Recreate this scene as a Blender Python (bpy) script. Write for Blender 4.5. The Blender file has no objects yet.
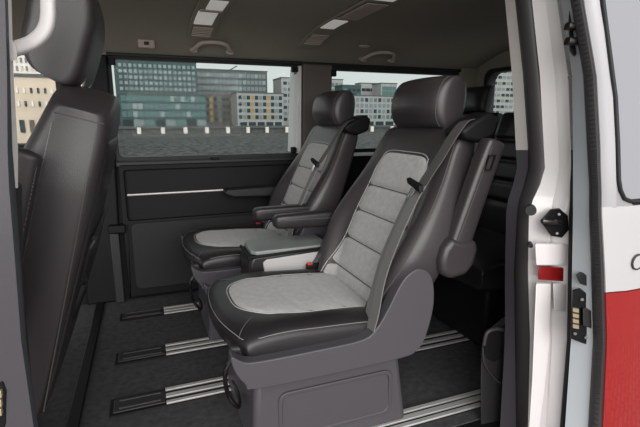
import bpy, bmesh, math, random
from mathutils import Vector, Matrix
random.seed(4)
S = bpy.context.scene
COL = S.collection

# ---------------------------------------------------------------- camera, world, light, exposure
YAW, PITCH, FPX = math.radians(21.2), math.atan(93/449.0), 449.0
CAM = Vector((0.0, -0.8, 0.95))
FW = Vector((math.sin(YAW)*math.cos(PITCH), math.cos(YAW)*math.cos(PITCH), -math.sin(PITCH)))
RT = Vector((math.cos(YAW), -math.sin(YAW), 0))
UP = RT.cross(FW)
cd = bpy.data.cameras.new('camera'); co = bpy.data.objects.new('camera', cd); COL.objects.link(co)
cd.sensor_width = 36; cd.lens = FPX/640*36; cd.clip_start = 0.02; cd.clip_end = 2000
m3 = Matrix((RT, UP, -FW)).transposed()
co.matrix_world = Matrix.Translation(CAM) @ m3.to_4x4()
S.camera = co

W = bpy.data.worlds.new('overcast_sky'); S.world = W; W.use_nodes = True
bg = W.node_tree.nodes['Background']; bg.inputs[0].default_value = (0.80, 0.835, 0.82, 1); bg.inputs[1].default_value = 0.92
ld = bpy.data.lights.new('soft_sun', 'SUN'); ld.energy = 4.2; ld.angle = math.radians(65); ld.color = (1, .97, .96)
lo = bpy.data.objects.new('soft_sun', ld); COL.objects.link(lo)
lo.rotation_euler = Vector((0.20, 0.95, -0.24)).to_track_quat('-Z', 'Y').to_euler()
S.view_settings.view_transform = 'Standard'; S.view_settings.look = 'None'
S.view_settings.gamma = 1; S.view_settings.use_curve_mapping = False
S.view_settings.exposure = 0.0

def ray(px, py): return FW + RT*((px-320)/FPX) - UP*((py-213.5)/FPX)
def atY(px, py, Y):
    d = ray(px, py); return CAM + d*((Y-CAM.y)/d.y)
def atX(px, py, X):
    d = ray(px, py); return CAM + d*((X-CAM.x)/d.x)
def atZ(px, py, Z):
    d = ray(px, py); return CAM + d*((Z-CAM.z)/d.z)

# ---------------------------------------------------------------- materials
def mat(name, col, rough=.5, metal=0, coat=0, bump=0, bscale=200, var=0, vscale=30, spec=.5, emit=None, sheen=0):
    m = bpy.data.materials.new(name); m.use_nodes = True
    nt = m.node_tree; b = nt.nodes['Principled BSDF']
    b.inputs['Base Color'].default_value = (*col, 1); b.inputs['Roughness'].default_value = rough
    b.inputs['Metallic'].default_value = metal; b.inputs['Coat Weight'].default_value = coat
    b.inputs['Coat Roughness'].default_value = .04; b.inputs['Specular IOR Level'].default_value = spec
    b.inputs['Sheen Weight'].default_value = sheen
    tc = nt.nodes.new('ShaderNodeTexCoord')
    if var:
        n = nt.nodes.new('ShaderNodeTexNoise'); n.inputs['Scale'].default_value = vscale; n.inputs['Detail'].default_value = 5
        r = nt.nodes.new('ShaderNodeValToRGB')
        r.color_ramp.elements[0].position = .3; r.color_ramp.elements[1].position = .7
        r.color_ramp.elements[0].color = tuple(max(0, c*(1-var)) for c in col)+(1,)
        r.color_ramp.elements[1].color = tuple(c*(1+var) for c in col)+(1,)
        nt.links.new(tc.outputs['Object'], n.inputs['Vector']); nt.links.new(n.outputs[0], r.inputs[0])
        nt.links.new(r.outputs[0], b.inputs['Base Color'])
    if bump:
        n2 = nt.nodes.new('ShaderNodeTexNoise'); n2.inputs['Scale'].default_value = bscale; n2.inputs['Detail'].default_value = 3
        bp = nt.nodes.new('ShaderNodeBump'); bp.inputs['Strength'].default_value = bump; bp.inputs['Distance'].default_value = .002
        nt.links.new(tc.outputs['Object'], n2.inputs['Vector']); nt.links.new(n2.outputs[0], bp.inputs['Height'])
        nt.links.new(bp.outputs[0], b.inputs['Normal'])
    return m
def glass(name, tint, refl=.06):
    m = bpy.data.materials.new(name); m.use_nodes = True; nt = m.node_tree
    nt.nodes.remove(nt.nodes['Principled BSDF']); out = nt.nodes['Material Output']
    t = nt.nodes.new('ShaderNodeBsdfTransparent'); t.inputs[0].default_value = (*tint, 1)
    g = nt.nodes.new('ShaderNodeBsdfGlossy'); g.inputs['Roughness'].default_value = .02
    f = nt.nodes.new('ShaderNodeFresnel'); f.inputs[0].default_value = 1.12
    mx = nt.nodes.new('ShaderNodeMixShader')
    nt.links.new(f.outputs[0], mx.inputs[0]); nt.links.new(t.outputs[0], mx.inputs[1]); nt.links.new(g.outputs[0], mx.inputs[2])
    nt.links.new(mx.outputs[0], out.inputs[0]); return m

LEATHER = mat('leather', (.037, .031, .033), .38, bump=.25, bscale=420, spec=.6)
LEATHER2 = mat('black_leather', (.017, .0155, .016), .36, bump=.25, bscale=420)
SUEDE = mat('suede', (.40, .395, .388), .95, bump=.3, bscale=500, var=.10, vscale=60, sheen=.25)
STITCH = mat('stitch_thread', (.30, .285, .28), .8)
STITCHD = mat('dark_thread', (.09, .085, .085), .8)
PLAST = mat('grey_plastic', (.074, .069, .077), .42, bump=.2, bscale=600)
PLASTD = mat('dark_plastic', (.026, .025, .026), .5, bump=.2, bscale=600)
PLASTB = mat('black_plastic', (.008, .008, .009), .55, spec=.25)
CARPET = mat('carpet', (.075, .073, .076), 1, bump=1, bscale=350, var=.22, vscale=40, spec=.1)
HEAD = mat('headliner', (.37, .345, .29), .95, bump=.2, bscale=500, spec=.1)
HEADT = mat('headliner_trim', (.55, .47, .42), .7)
TRIMPALE = mat('pale_trim', (.62, .585, .56), .55)
GRIPW = mat('pale_grip', (.74, .71, .70), .5)
CHROME = mat('chrome', (.75, .74, .73), .18, metal=1)
ALU = mat('brushed_aluminium', (.62, .61, .60), .45, metal=.45)
STEELD = mat('dark_steel', (.12, .11, .11), .3, metal=1)
RUBBER = mat('rubber', (.040, .036, .037), .5)
RUBD = mat('black_rubber', (.012, .012, .013), .55)
WHITE = mat('white_paint', (.56, .555, .56), .25, coat=.8)
PINKW = mat('white_body_paint', (.76, .725, .72), .3, coat=.6)
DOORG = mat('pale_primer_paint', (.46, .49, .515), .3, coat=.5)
SILV = mat('silver_paint', (.40, .39, .405), .35, metal=.2, coat=.4)
RED = mat('red_paint', (.34, .008, .008), .25, coat=1); RED.node_tree.nodes['Principled BSDF'].inputs['Coat IOR'].default_value = 1.6
LAMPR = mat('red_lens', (.22, .006, .006), .12, coat=1)
GOLD = mat('brass_contact', (.75, .60, .40), .35, metal=.7)
BELT = mat('belt_webbing', (.19, .182, .178), .7, bump=.3, bscale=900)
BELTU = mat('grey_belt_webbing', (.085, .08, .08), .7)
BELTD = mat('dark_belt_webbing', (.03, .03, .03), .7)
GREYPAD = mat('pale_grey_panel', (.46, .45, .445), .6, bump=.1)
TRAY = mat('table_top', (.24, .26, .25), .3)
LENS = mat('lamp_lens', (.85, .85, .83), .3)
_b = LENS.node_tree.nodes['Principled BSDF']; _b.inputs['Emission Color'].default_value = (1, .96, .9, 1); _b.inputs['Emission Strength'].default_value = .22
REDB = mat('red_button', (.7, .03, .02), .4)
GLASS = glass('clear_glass', (.93, .96, .95))
GLASSD = mat('door_glass', (.30, .30, .33), .03, coat=1, spec=1)

# ---------------------------------------------------------------- mesh helpers
def root_of(o):
    while o.parent: o = o.parent
    return o
def obj(name, bm, m, parent=None, smooth=True, bevel=0, kind=None, label=None, seg=3, angle=40):
    if parent is not None:
        off = root_of(parent).location
        if off.length: bmesh.ops.translate(bm, verts=bm.verts, vec=-off)
    bmesh.ops.recalc_face_normals(bm, faces=bm.faces)
    me = bpy.data.meshes.new(name); bm.to_mesh(me); bm.free()
    o = bpy.data.objects.new(name, me); COL.objects.link(o)
    if m: me.materials.append(m)
    if smooth:
        for p in me.polygons: p.use_smooth = True
        me.set_sharp_from_angle(angle=math.radians(angle))
    if bevel:
        bv = o.modifiers.new('bevel', 'BEVEL'); bv.width = bevel; bv.segments = seg; bv.limit_method = 'ANGLE'
        bv.angle_limit = math.radians(35); bv.harden_normals = False
    if parent is not None: o.parent = parent
    if kind: o['kind'] = kind
    if label: o['label'] = label
    return o
def tag(o, label, cat, group=None):
    o['label'] = label; o['category'] = cat
    if group: o['group'] = group
    return o
def thing(name, loc, label, cat, group=None):
    o = bpy.data.objects.new(name, None); COL.objects.link(o); o.location = loc
    o.empty_display_size = .1
    return tag(o, label, cat, group)
def dup(root, loc, label=None):
    def cp(o, par):
        c = o.copy(); COL.objects.link(c)
        if par is not None: c.parent = par
        for ch in [q for q in bpy.data.objects if q.parent == o]: cp(ch, c)
        return c
    r = cp(root, None); r.location = loc
    if label: r['label'] = label
    return r
NB = bmesh.new
def box(bm, x0, x1, y0, y1, z0, z1):
    v = [bm.verts.new((x, y, z)) for x in (x0, x1) for y in (y0, y1) for z in (z0, z1)]
    for f in ((0, 1, 3, 2), (4, 6, 7, 5), (0, 4, 5, 1), (2, 3, 7, 6), (0, 2, 6, 4), (1, 5, 7, 3)):
        bm.faces.new([v[i] for i in f])
    return bm
def loft(bm, loops, closed=True, caps=True):
    R = [[bm.verts.new(p) for p in l] for l in loops]
    n = len(R[0])
    for a, b in zip(R, R[1:]):
        for i in range(n if closed else n-1):
            j = (i+1) % n
            bm.faces.new((a[i], a[j], b[j], b[i]))
    if caps and closed:
        bm.faces.new(R[0][::-1]); bm.faces.new(R[-1])
    return bm
def prism(bm, pts, axis, a, b):
    def P(p, t):
        if axis == 'y': return (p[0], t, p[1])
        if axis == 'x': return (t, p[0], p[1])
        return (p[0], p[1], t)
    return loft(bm, [[P(p, a) for p in pts], [P(p, b) for p in pts]])
def frames(path):
    path = [Vector(p) for p in path]; T = []
    for i in range(len(path)):
        a = path[max(0, i-1)]; b = path[min(len(path)-1, i+1)]
        T.append((b-a).normalized())
    return path, T
def sweep(bm, path, w, h, up=(0, 0, 1), p=2.5, n=20, cap=True):
    """superellipse section: w along side, h along up; w,h numbers or lists"""
    path, T = frames(path); loops = []
    N = len(path)
    W_ = w if isinstance(w, (list, tuple)) else [w]*N
    H_ = h if isinstance(h, (list, tuple)) else [h]*N
    for i, (c, t) in enumerate(zip(path, T)):
        sd = t.cross(Vector(up)).normalized(); u = sd.cross(t).normalized()
        l = []
        for k in range(n):
            th = 2*math.pi*k/n; cc, ss = math.cos(th), math.sin(th)
            l.append(c + sd*(W_[i]/2*math.copysign(abs(cc)**(2/p), cc)) + u*(H_[i]/2*math.copysign(abs(ss)**(2/p), ss)))
        loops.append(l)
    return loft(bm, loops, True, cap)
def tube(bm, path, r, n=8): return sweep(bm, path, 2*r, 2*r, up=(.13, .21, .97), p=2, n=n)
def ribbon(bm, pts, sides, width, thick):
    """belt: pts with side directions"""
    pts, T = frames(pts); L = []
    for c, t, s in zip(pts, T, sides):
        s = Vector(s).normalized(); u = t.cross(s).normalized()
        L.append([c+s*width/2+u*thick/2, c-s*width/2+u*thick/2, c-s*width/2-u*thick/2, c+s*width/2-u*thick/2])
    return loft(bm, L)
def cat(pts, n=6):
    """catmull-rom resample"""
    P = [Vector(p) for p in pts]; out = []
    for i in range(len(P)-1):
        p0 = P[max(i-1, 0)]; p1 = P[i]; p2 = P[i+1]; p3 = P[min(i+2, len(P)-1)]
        for k in range(n):
            t = k/n
            out.append(.5*((2*p1)+(p2-p0)*t+(2*p0-5*p1+4*p2-p3)*t*t+(3*p1-p0-3*p2+p3)*t**3))
    out.append(P[-1]); return out
def spacing(p, m=9, k=12):
    tt = [math.cos(math.pi/2*i/k)**(2/p) for i in range(k+1)]       # 1 .. 0
    edge = sorted(t for t in tt if t > .86)
    inner = [.85*i/m for i in range(m+1)]
    half = inner+edge
    return [-x for x in half[::-1] if x > 0]+half
def sst(x, a, b):
    t = min(1, max(0, (x-a)/(b-a))); return t*t*(3-2*t)
class Pad:
    """a stuffed pad: pos(a,b,d) maps unit square + height to space"""
    def __init__(s, pos, top, bot, p=5, q=5): s.pos, s.top, s.bot, s.p, s.q = pos, top, bot, p, q
    def E(s, a, b): return max(0, 1-abs(a)**s.p)**(1/s.p) * max(0, 1-abs(b)**s.q)**(1/s.q)
    def at(s, a, b, off=0): return s.pos(a, b, s.top(a, b)*s.E(a, b)+off)
    def build(s, bm, m=10, mb=14):
        A = spacing(s.p, m); B = spacing(s.q, mb); g = []
        for sgn in (0, 1):
            rows = []
            for j, b in enumerate(B):
                row = []
                for i, a in enumerate(A):
                    if sgn and (i in (0, len(A)-1) or j in (0, len(B)-1)): row.append(g[0][j][i]); continue
                    e = s.E(a, b)
                    d = s.top(a, b)*e if not sgn else -s.bot(a, b)*e
                    row.append(bm.verts.new(s.pos(a, b, d)))
                rows.append(row)
            g.append(rows)
        for rows in g:
            for j in range(len(B)-1):
                for i in range(len(A)-1):
                    bm.faces.new((rows[j][i], rows[j][i+1], rows[j+1][i+1], rows[j+1][i]))
        return bm
    def insert(s, bm, fa, fb, off, nu=20, nv=40, seams=(), depth=.006, puff=.006, base=.001):
        """panel laid on the pad: fa(u,v), fb(u,v) give a,b; u in -1..1, v in 0..1"""
        rows = []
        for j in range(nv+1):
            v = j/nv; row = []
            for i in range(nu+1):
                u = -1+2*i/nu
                a, b = fa(u, v), fb(u, v)
                ed = min(1-abs(u), 2*v, 2*(1-v))
                o = off-.006*(1-sst(ed, 0, .10)) + puff*sst(ed, 0, .35)
                for sm in seams:
                    o -= depth*math.exp(-((v-sm)/.016)**2)
                row.append(bm.verts.new(s.at(a, b, o+base)))
            rows.append(row)
        for j in range(nv):
            for i in range(nu): bm.faces.new((rows[j][i], rows[j][i+1], rows[j+1][i+1], rows[j+1][i]))
        return bm
    def line(s, ab, off=.001): return [s.at(a, b, off) for a, b in ab]

# ================================================================ SETTING
def zc(Y): return 1.385-.115*max(0, (Y-1.12)/.60)**2.4
YW = 1.72
# ground, quay edge and water
def simple(name, bm, m, kind='structure', **k): return obj(name, bm, m, kind=kind, **k)
def paving_mat():
    m = mat('brick_paving', (.30, .26, .25), .8); nt = m.node_tree; b = nt.nodes['Principled BSDF']
    tc = nt.nodes.new('ShaderNodeTexCoord'); mp = nt.nodes.new('ShaderNodeMapping'); mp.inputs['Rotation'].default_value = (0, 0, .78)
    t = nt.nodes.new('ShaderNodeTexBrick'); t.inputs['Scale'].default_value = 4.0
    t.inputs['Color1'].default_value = (.33, .29, .28, 1); t.inputs['Color2'].default_value = (.25, .21, .20, 1)
    t.inputs['Mortar'].default_value = (.07, .06, .06, 1); t.inputs['Mortar Size'].default_value = .03
    nt.links.new(tc.outputs['Object'], mp.inputs[0]); nt.links.new(mp.outputs[0], t.inputs['Vector']); nt.links.new(t.outputs[0], b.inputs['Base Color'])
    return m
simple('ground', box(NB(), -40, 40, -40, 6, -.9, -.55), paving_mat())
def water_mat():
    m = mat('harbour_water', (.075, .08, .08), .9, spec=.12); nt = m.node_tree; b = nt.nodes['Principled BSDF']
    tc = nt.nodes.new('ShaderNodeTexCoord'); mp = nt.nodes.new('ShaderNodeMapping'); mp.inputs['Scale'].default_value = (.35, .8, 1)
    n = nt.nodes.new('ShaderNodeTexNoise'); n.inputs['Scale'].default_value = 1.3; n.inputs['Detail'].default_value = 6; n.inputs['Roughness'].default_value = .75
    bp = nt.nodes.new('ShaderNodeBump'); bp.inputs['Strength'].default_value = 1; bp.inputs['Distance'].default_value = .8
    nt.links.new(tc.outputs['Object'], mp.inputs[0]); nt.links.new(mp.outputs[0], n.inputs['Vector'])
    nt.links.new(n.outputs[0], bp.inputs['Height']); nt.links.new(bp.outputs[0], b.inputs['Normal'])
    mp2 = nt.nodes.new('ShaderNodeMapping'); mp2.inputs['Scale'].default_value = (1.1, .45, 1)
    n2 = nt.nodes.new('ShaderNodeTexNoise'); n2.inputs['Scale'].default_value = 1.2; n2.inputs['Detail'].default_value = 5; n2.inputs['Roughness'].default_value = .8
    cr = nt.nodes.new('ShaderNodeValToRGB'); cr.color_ramp.elements[0].position = .36; cr.color_ramp.elements[1].position = .66
    cr.color_ramp.elements[0].color = (.03, .032, .032, 1); cr.color_ramp.elements[1].color = (.19, .195, .19, 1)
    nt.links.new(tc.outputs['Object'], mp2.inputs[0]); nt.links.new(mp2.outputs[0], n2.inputs['Vector']); nt.links.new(n2.outputs[0], cr.inputs[0]); nt.links.new(cr.outputs[0], b.inputs['Base Color'])
    return m
simple('harbour_water', box(NB(), -160, 260, 6.01, 210, -3.6, -3.1), water_mat())
CONC = mat('quay_concrete', (.07, .07, .068), .9, var=.3, vscale=.6)
QY = 152.0
simple('far_quay', box(NB(), -160, 330, QY, 230, -3.09, -1.6), CONC)

# floor
simple('floor', box(NB(), -.9, 2.1, .22, YW+.02, -.05, 0), CARPET)
simple('trim_1', box(NB(), -.295, -.255, .24, YW, .0005, .012), PLASTB, bevel=.005)          # edge strip of the cab floor
simple('trim_2', box(NB(), -.26, 1.05, .10, .245, -.06, -.004), PLASTB, bevel=.004)          # black step tread under the carpet edge

# headliner
prof = [(Y, zc(Y)) for Y in [.05, .5, .9, 1.1, 1.2, 1.3, 1.4, 1.5, 1.58, 1.66, 1.72]]
bm = NB(); lp = []
for X in (-1.2, -.4, .4, 1.2, 2.12):
    lp.append([(X, y, z) for y, z in prof]+[(X, y, z+.05) for y, z in prof[::-1]])
simple('ceiling', loft(bm, lp), HEAD)

# far wall: lower body, pillars, header, windows
WX0, WX1 = -.135, .835
bm = NB()
box(bm, -.40, 2.12, YW, YW+.10, -.05, .735)
simple('wall_far', bm, PLASTB, bevel=.004)
bm = NB(); box(bm, -1.2, 2.12, YW-.005, YW+.09, 1.262, 1.33); simple('trim_3', bm, HEAD, bevel=.004)           # header above the windows
bm = NB(); box(bm, -.14, 2.10, YW-.02, YW, 1.258, 1.274); simple('trim_4', bm, RUBD, bevel=.004)
bm = NB(); box(bm, -.14, .84, YW-.035, YW+.01, .716, .746); simple('trim_5', bm, PLASTD, bevel=.008)            # sill of the big window
bm = NB(); prism(bm, [(.858, .73), (1.03, .73), (1.045, 1.262), (.862, 1.262)], 'y', YW-.03, YW+.08); simple('trim_6', bm, mat('pillar_cover', (.13, .115, .105), .7), bevel=.01)   # far pillar cover
bm = NB(); prism(bm, [(-.34, -.0), (-.165, -.0), (-.14, .76), (-.135, 1.262), (-.33, 1.262), (-.34, .76)], 'y', YW-.025, YW+.08); simple('trim_7', bm, PLASTB, bevel=.01)  # far B pillar
bm = NB(); box(bm, 1.95, 2.12, YW-.03, YW+.08, .73, 1.29); simple('trim_8', bm, HEAD, bevel=.01)
bm = NB(); box(bm, -1.2, -.40, YW, YW+.1, .3, .79); simple('wall_front_far', bm, PLASTB, bevel=.004)
def rrect(x0, x1, z0, z1, r, n=5):
    out = []
    for cx, cz, a0 in ((x1-r, z1-r, 0), (x0+r, z1-r, 90), (x0+r, z0+r, 180), (x1-r, z0+r, 270)):
        for k in range(n+1):
            a = math.radians(a0+90*k/n); out.append((cx+r*math.cos(a), cz+r*math.sin(a)))
    return out
def ring(bm, outer, inner, axis, a, b):
    def P(p, t): return (p[0], t, p[1]) if axis == 'y' else ((t, p[0], p[1]) if axis == 'x' else (p[0], p[1], t))
    A = [[bm.verts.new(P(p, t)) for p in q] for q, t in ((outer, a), (outer, b), (inner, b), (inner, a))]
    n = len(outer)
    for k in range(4):
        X, Y_ = A[k], A[(k+1) % 4]
        for i in range(n): bm.faces.new((X[i], X[(i+1) % n], Y_[(i+1) % n], Y_[i]))
    return bm
def window_y(name, x0, x1, z0, z1, fr, pale=True):
    bm = NB(); ring(bm, rrect(x0-.012, x1+.022, z0-.012, z1+.012, .03), rrect(x0+fr, x1-fr, z0+fr, z1-fr, .03), 'y', YW+.0, YW+.05)
    w = simple(name, bm, RUBD, bevel=.003)
    g = obj('pane', box(NB(), x0+.002, x1-.002, YW+.03, YW+.035, z0+.002, z1-.002), GLASS, w, smooth=False)
    return w
w1 = window_y('window_1', WX0, .848, .752, 1.262, .012)
bm = NB(); prism(bm, [(.815, .765), (.850, .765), (.856, 1.25), (.838, 1.25)], 'y', YW-.03, YW+.13); obj('jamb_lining', bm, mat('jamb_white', (.85, .84, .83), .5), w1, bevel=.004)
bm = NB(); box(bm, .80, .835, YW-.03, YW-.004, 1.215, 1.245); obj('latch_block', bm, PLASTB, w1, bevel=.004)
bm = NB(); box(bm, .335, .375, YW-.045, YW-.005, .742, .757); obj('catch', bm, PLASTB, w1, bevel=.004)
bm = NB(); box(bm, .79, .83, YW-.03, YW-.004, .765, .80); obj('catch', bm, PLASTB, w1, bevel=.006)
bm = NB(); box(bm, -.13, -.10, YW-.03, YW-.004, 1.215, 1.25); obj('latch_block', bm, PLASTB, w1, bevel=.004)
w2 = window_y('window_2', 1.035, 1.95, .768, 1.25, .012)
bm = NB(); box(bm, 1.03, 1.07, YW-.03, YW-.004, 1.20, 1.235); obj('latch_block', bm, PLASTB, w2, bevel=.004)
w4 = window_y('window_4', -1.1, -.36, .79, 1.262, .012)

# far side trim panel with recess, bright strip, ledge
bm = NB(); ring(bm, rrect(-.13, 1.00, .02, .728, .012), rrect(-.105, .98, .44, .70, .012), 'y', YW-.045, YW-.002)
simple('trim_9', bm, PLASTB, bevel=.006)
bm = NB(); box(bm, -.105, .98, YW-.022, YW-.001, .435, .705); simple('trim_10', bm, PLASTB)
bm = NB(); prism(bm, rrect(-.095, .95, .065, .425, .03), 'y', YW-.052, YW-.044); simple('trim_11', bm, mat('panel_black', (.014, .013, .0135), .65), bevel=.003)
bm = NB(); sweep(bm, [(-.10, YW-.03, .573), (.72, YW-.03, .573)], .012, .013, p=3); simple('trim_12', bm, mat('satin_strip', (.55, .54, .53), .45, metal=.8))
bm = NB(); prism(bm, [(.385, .575), (.40, .585), (.72, .592), (.72, .535), (.43, .545), (.39, .562)], 'y', YW-.125, YW-.02); simple('trim_13', bm, PLASTD, bevel=.012)
bm = NB(); box(bm, -.20, -.12, YW-.075, YW-.02, .385, .425); simple('trim_14', bm, PLASTB, bevel=.006)
bm = NB(); box(bm, -.20, -.155, YW-.05, YW-.02, .0, .38); simple('trim_15', bm, PLASTD, bevel=.006)

# tail end
TX = 2.08
bm = NB(); box(bm, TX, TX+.08, .1, 1.72, .0, .90); simple('wall_rear', bm, PLASTB)
bm = NB(); ring(bm, rrect(.1, 1.72, .88, 1.385, .05), rrect(.25, 1.60, .93, 1.245, .06), 'x', TX, TX+.07); wt = simple('window_3', bm, RUBD, bevel=.006)
obj('pane', box(NB(), TX+.03, TX+.035, .24, 1.61, .92, 1.255), GLASS, wt, smooth=False)
bm = NB(); ring(bm, rrect(.1, 1.72, .86, 1.39, .04), rrect(.22, 1.625, .91, 1.268, .06), 'x', TX-.012, TX+.0); simple('trim_16', bm, HEAD, bevel=.004)
# near rear quarter (beside the bench, seen only from inside)
bm = NB(); box(bm, 1.22, 2.12, .06, .14, -.05, 1.36); simple('wall_near_rear', bm, PLASTD, bevel=.004)

# ---- near rear pillar: lofted strips
RY = [-60, 0, 40, 75, 115, 150, 168, 185, 200, 215, 240, 270, 305, 340, 385, 427, 500]
def col(vals, ys): # interpolate px x for rows
    out = []
    for y in RY:
        for (y0, v0), (y1, v1) in zip(zip(ys, vals), list(zip(ys, vals))[1:]):
            if y0 <= y <= y1: out.append(v0+(v1-v0)*(y-y0)/(y1-y0)); break
    return out
KY = [-60, 0, 75, 150, 168, 185, 200, 215, 270, 340, 427, 500]
TUM = {-60: .09, 0: .075, 75: .048, 150: .022, 168: .016, 185: .011, 200: .007, 215: .004, 270: 0, 340: 0, 427: 0, 500: 0}
tum = col(list(TUM.values()), KY)
L0 = col([500, 505, 512, 516, 517, 513, 508, 506, 505, 505, 500, 496], KY)
L1 = col([509, 515, 523, 528, 528, 524, 519, 517, 514, 515, 516, 516], KY)
L2 = col([526, 532, 540, 544, 545, 540, 533, 529, 528, 530, 528, 526], KY)
L3 = col([550, 557, 568, 571, 571, 570, 570, 569, 568, 567, 560, 553], KY)
L4 = col([556, 561, 572, 573, 573, 573, 573, 573, 572, 571, 565, 559], KY)
L5 = col([565, 570, 583, 587, 588, 589, 589, 589, 591, 593, 588, 583], KY)
L6 = col([578, 583, 596, 600, 600, 601, 601, 601, 604, 606, 602, 598], KY)
def line3(L, Y): return [atY(x, y, Y+t) for x, y, t in zip(L, RY, tum)]
def strip(cols, extra):
    """closed loft through columns of points; extra = [(col index, offset)] closing the back"""
    rows = []
    for i in range(len(RY)):
        r = [c[i] for c in cols]+[cols[k][i]+Vector(o) for k, o in extra]
        rows.append(r)
    return rows
p0, p1, p2, p3 = line3(L0, .15), line3(L1, .11), line3(L2, .055), line3(L3, 0.0)
i162 = 6
rows = strip([p0, p1], [(1, (.22, .03, 0)), (0, (.24, .03, 0))])
simple('trim_17', loft(NB(), rows[:i162]), TRIMPALE)
simple('trim_18', loft(NB(), rows[i162-1:]), PLAST)
# rubber seal: bulged
pm = [(a+b)/2+Vector((-.012, -.012, 0)) for a, b in zip(p1, p2)]
pm1 = [a*.75+b*.25+Vector((-.011, -.006, 0)) for a, b in zip(p1, p2)]
pm2 = [a*.25+b*.75+Vector((-.005, -.011, 0)) for a, b in zip(p1, p2)]
simple('trim_19', loft(NB(), strip([p1, pm1, pm, pm2, p2], [(4, (.03, .02, 0)), (0, (.04, .02, 0))])), RUBBER, angle=60)
# painted pillar with a crease
pc = [a*.45+b*.55 for a, b in zip(p2, p3)]
pc2 = [v+Vector((.0035, .0035, 0)) for v in pc]; pc3 = [v+Vector((.004, -.003, 0)) for v in pc]
bm = loft(NB(), strip([p2, pc, pc2, pc3, p3], [(4, (.16, .02, 0)), (0, (.2, .03, 0))]))
pil = simple('wall_near_pillar', bm, PINKW)
# black drain line between pillar and door
q = [(a, y) for a, y in zip(L3, RY)]
pg0 = line3(L3, -.004); pg1 = line3([v+3.2 for v in L3], -.012)
simple('trim_20', loft(NB(), strip([pg0, pg1], [(1, (.03, .0, 0)), (0, (.03, .01, 0))])[5:]), RUBD)

# interior lower trim with cup pocket near the rear pillar
bm = NB()
def pk(x, y, Y): return atY(x, y, Y)
outer = [pk(480, 440, .20), pk(480, 380, .20), pk(481, 348, .20), pk(484, 334, .20), pk(490, 328, .20), pk(507, 324, .19), pk(506, 440, .19)]
loft(bm, [outer, [v+Vector((.10, .05, 0)) for v in outer]])
pktrim = simple('trim_21', bm, PLASTD, bevel=.006)
tube_b = NB(); sweep(tube_b, cat([pk(484, 345, .19), pk(487, 333, .19), pk(496, 329, .185), pk(504, 330, .18)], 5), .012, .012, p=2)
obj('pocket_rim', tube_b, RUBBER, pktrim)
PKO = [pk(484.5, 352, .193), pk(485.5, 343, .193), pk(488, 335, .192), pk(495, 331, .187), pk(504, 329, .183), pk(504, 352, .183), pk(500, 359, .185), pk(494, 362, .188), pk(488, 359, .191)]
bm = NB(); loft(bm, [PKO,
                     [v+Vector((.03, .02, 0)) for v in PKO]])
obj('pocket', bm, PLASTB, pktrim)
tube_b = NB(); sweep(tube_b, cat([pk(483, 347, .19), pk(484, 362, .19), pk(491, 374, .188), pk(501, 383, .182), pk(504, 374, .18), pk(505, 332, .18)], 5), .006, .006, p=2)
obj('pocket_edge', tube_b, RUBBER, pktrim)

# ---- left (front) pillar of the door opening
RY2 = [-60, 0, 75, 150, 188, 250, 340, 427, 500]
def l3(xs, Y, tb=1): return [atY(x, y, Y+(max(0, (215-y))/215*.075)*tb) for x, y in zip(xs, RY2)]
a0 = l3([-70, -70, -70, -72, -72, -70, -66, -60, -55], -.03); a1 = l3([3.5, 5, 7, 7.5, 9, 14, 21, 33.5, 43], 0)
a2 = l3([5.5, 7.2, 9.6, 12.5, 15.5, 20, 26.5, 38.5, 48], .035)
rows = [[a0[i], a1[i], a1[i]+Vector((-.03, .05, 0)), a0[i]+Vector((-.03, .05, 0))] for i in range(len(RY2))]
simple('trim_22', loft(NB(), rows), PLAST)
rows = [[a1[i]+Vector((0, .0, 0)), a1[i]*.4+a2[i]*.6+Vector((.004, -.008, 0)), a2[i], a2[i]+Vector((-.03, .03, 0)), a1[i]+Vector((-.03, .035, 0))] for i in range(len(RY2))]
simple('trim_23', loft(NB(), rows), mat('blue_grey_rubber', (.055, .058, .066), .5))
b0 = l3([5.3, 7.2, 9.4, 12, 12, 0, 0, 0, 0], .06); b1 = l3([10, 11.5, 13.5, 18, 18, 0, 0, 0, 0], .075)
rows = [[b0[i], b1[i], b1[i]+Vector((-.02, .03, 0)), b0[i]+Vector((-.02, .03, 0))] for i in range(5)]
simple('trim_24', loft(NB(), rows), GRIPW)
# fixed lower part of the pillar's inner cover
bm = NB()
lw = [atY(20, 188, .12), atY(22, 300, .12), atY(34, 427, .12), atY(40, 500, .12)]
loft(bm, [[v+Vector((-.09, 0, 0)), v+Vector((-.002, 0, 0)), v+Vector((-.01, .06, 0)), v+Vector((-.1, .06, 0))] for v in lw])
simple('trim_25', bm, PLASTD)
# grab handle on the pillar
t = thing('grab_handle', atY(12, 55, .15), 'white grab handle on the front pillar beside the front seat headrest', 'grab handle')
bm = NB(); pts = cat([atY(8, 51, .135), atY(19, 47.5, .15), atY(31, 43, .165), atY(42, 34, .17), atY(47.5, 21, .175), atY(48, 0, .18), atY(47, -30, .18), atY(45, -60, .17)], 6)
sweep(bm, pts, .024, .020, up=(.25, .95, 0), p=3, n=20); obj('grip', bm, GRIPW, t)
bm = NB(); sweep(bm, [atY(7, 50, .10), atY(8, 50, .135)], .026, .034, up=(0, 0, 1), p=3); obj('mount', bm, GRIPW, t)
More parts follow.
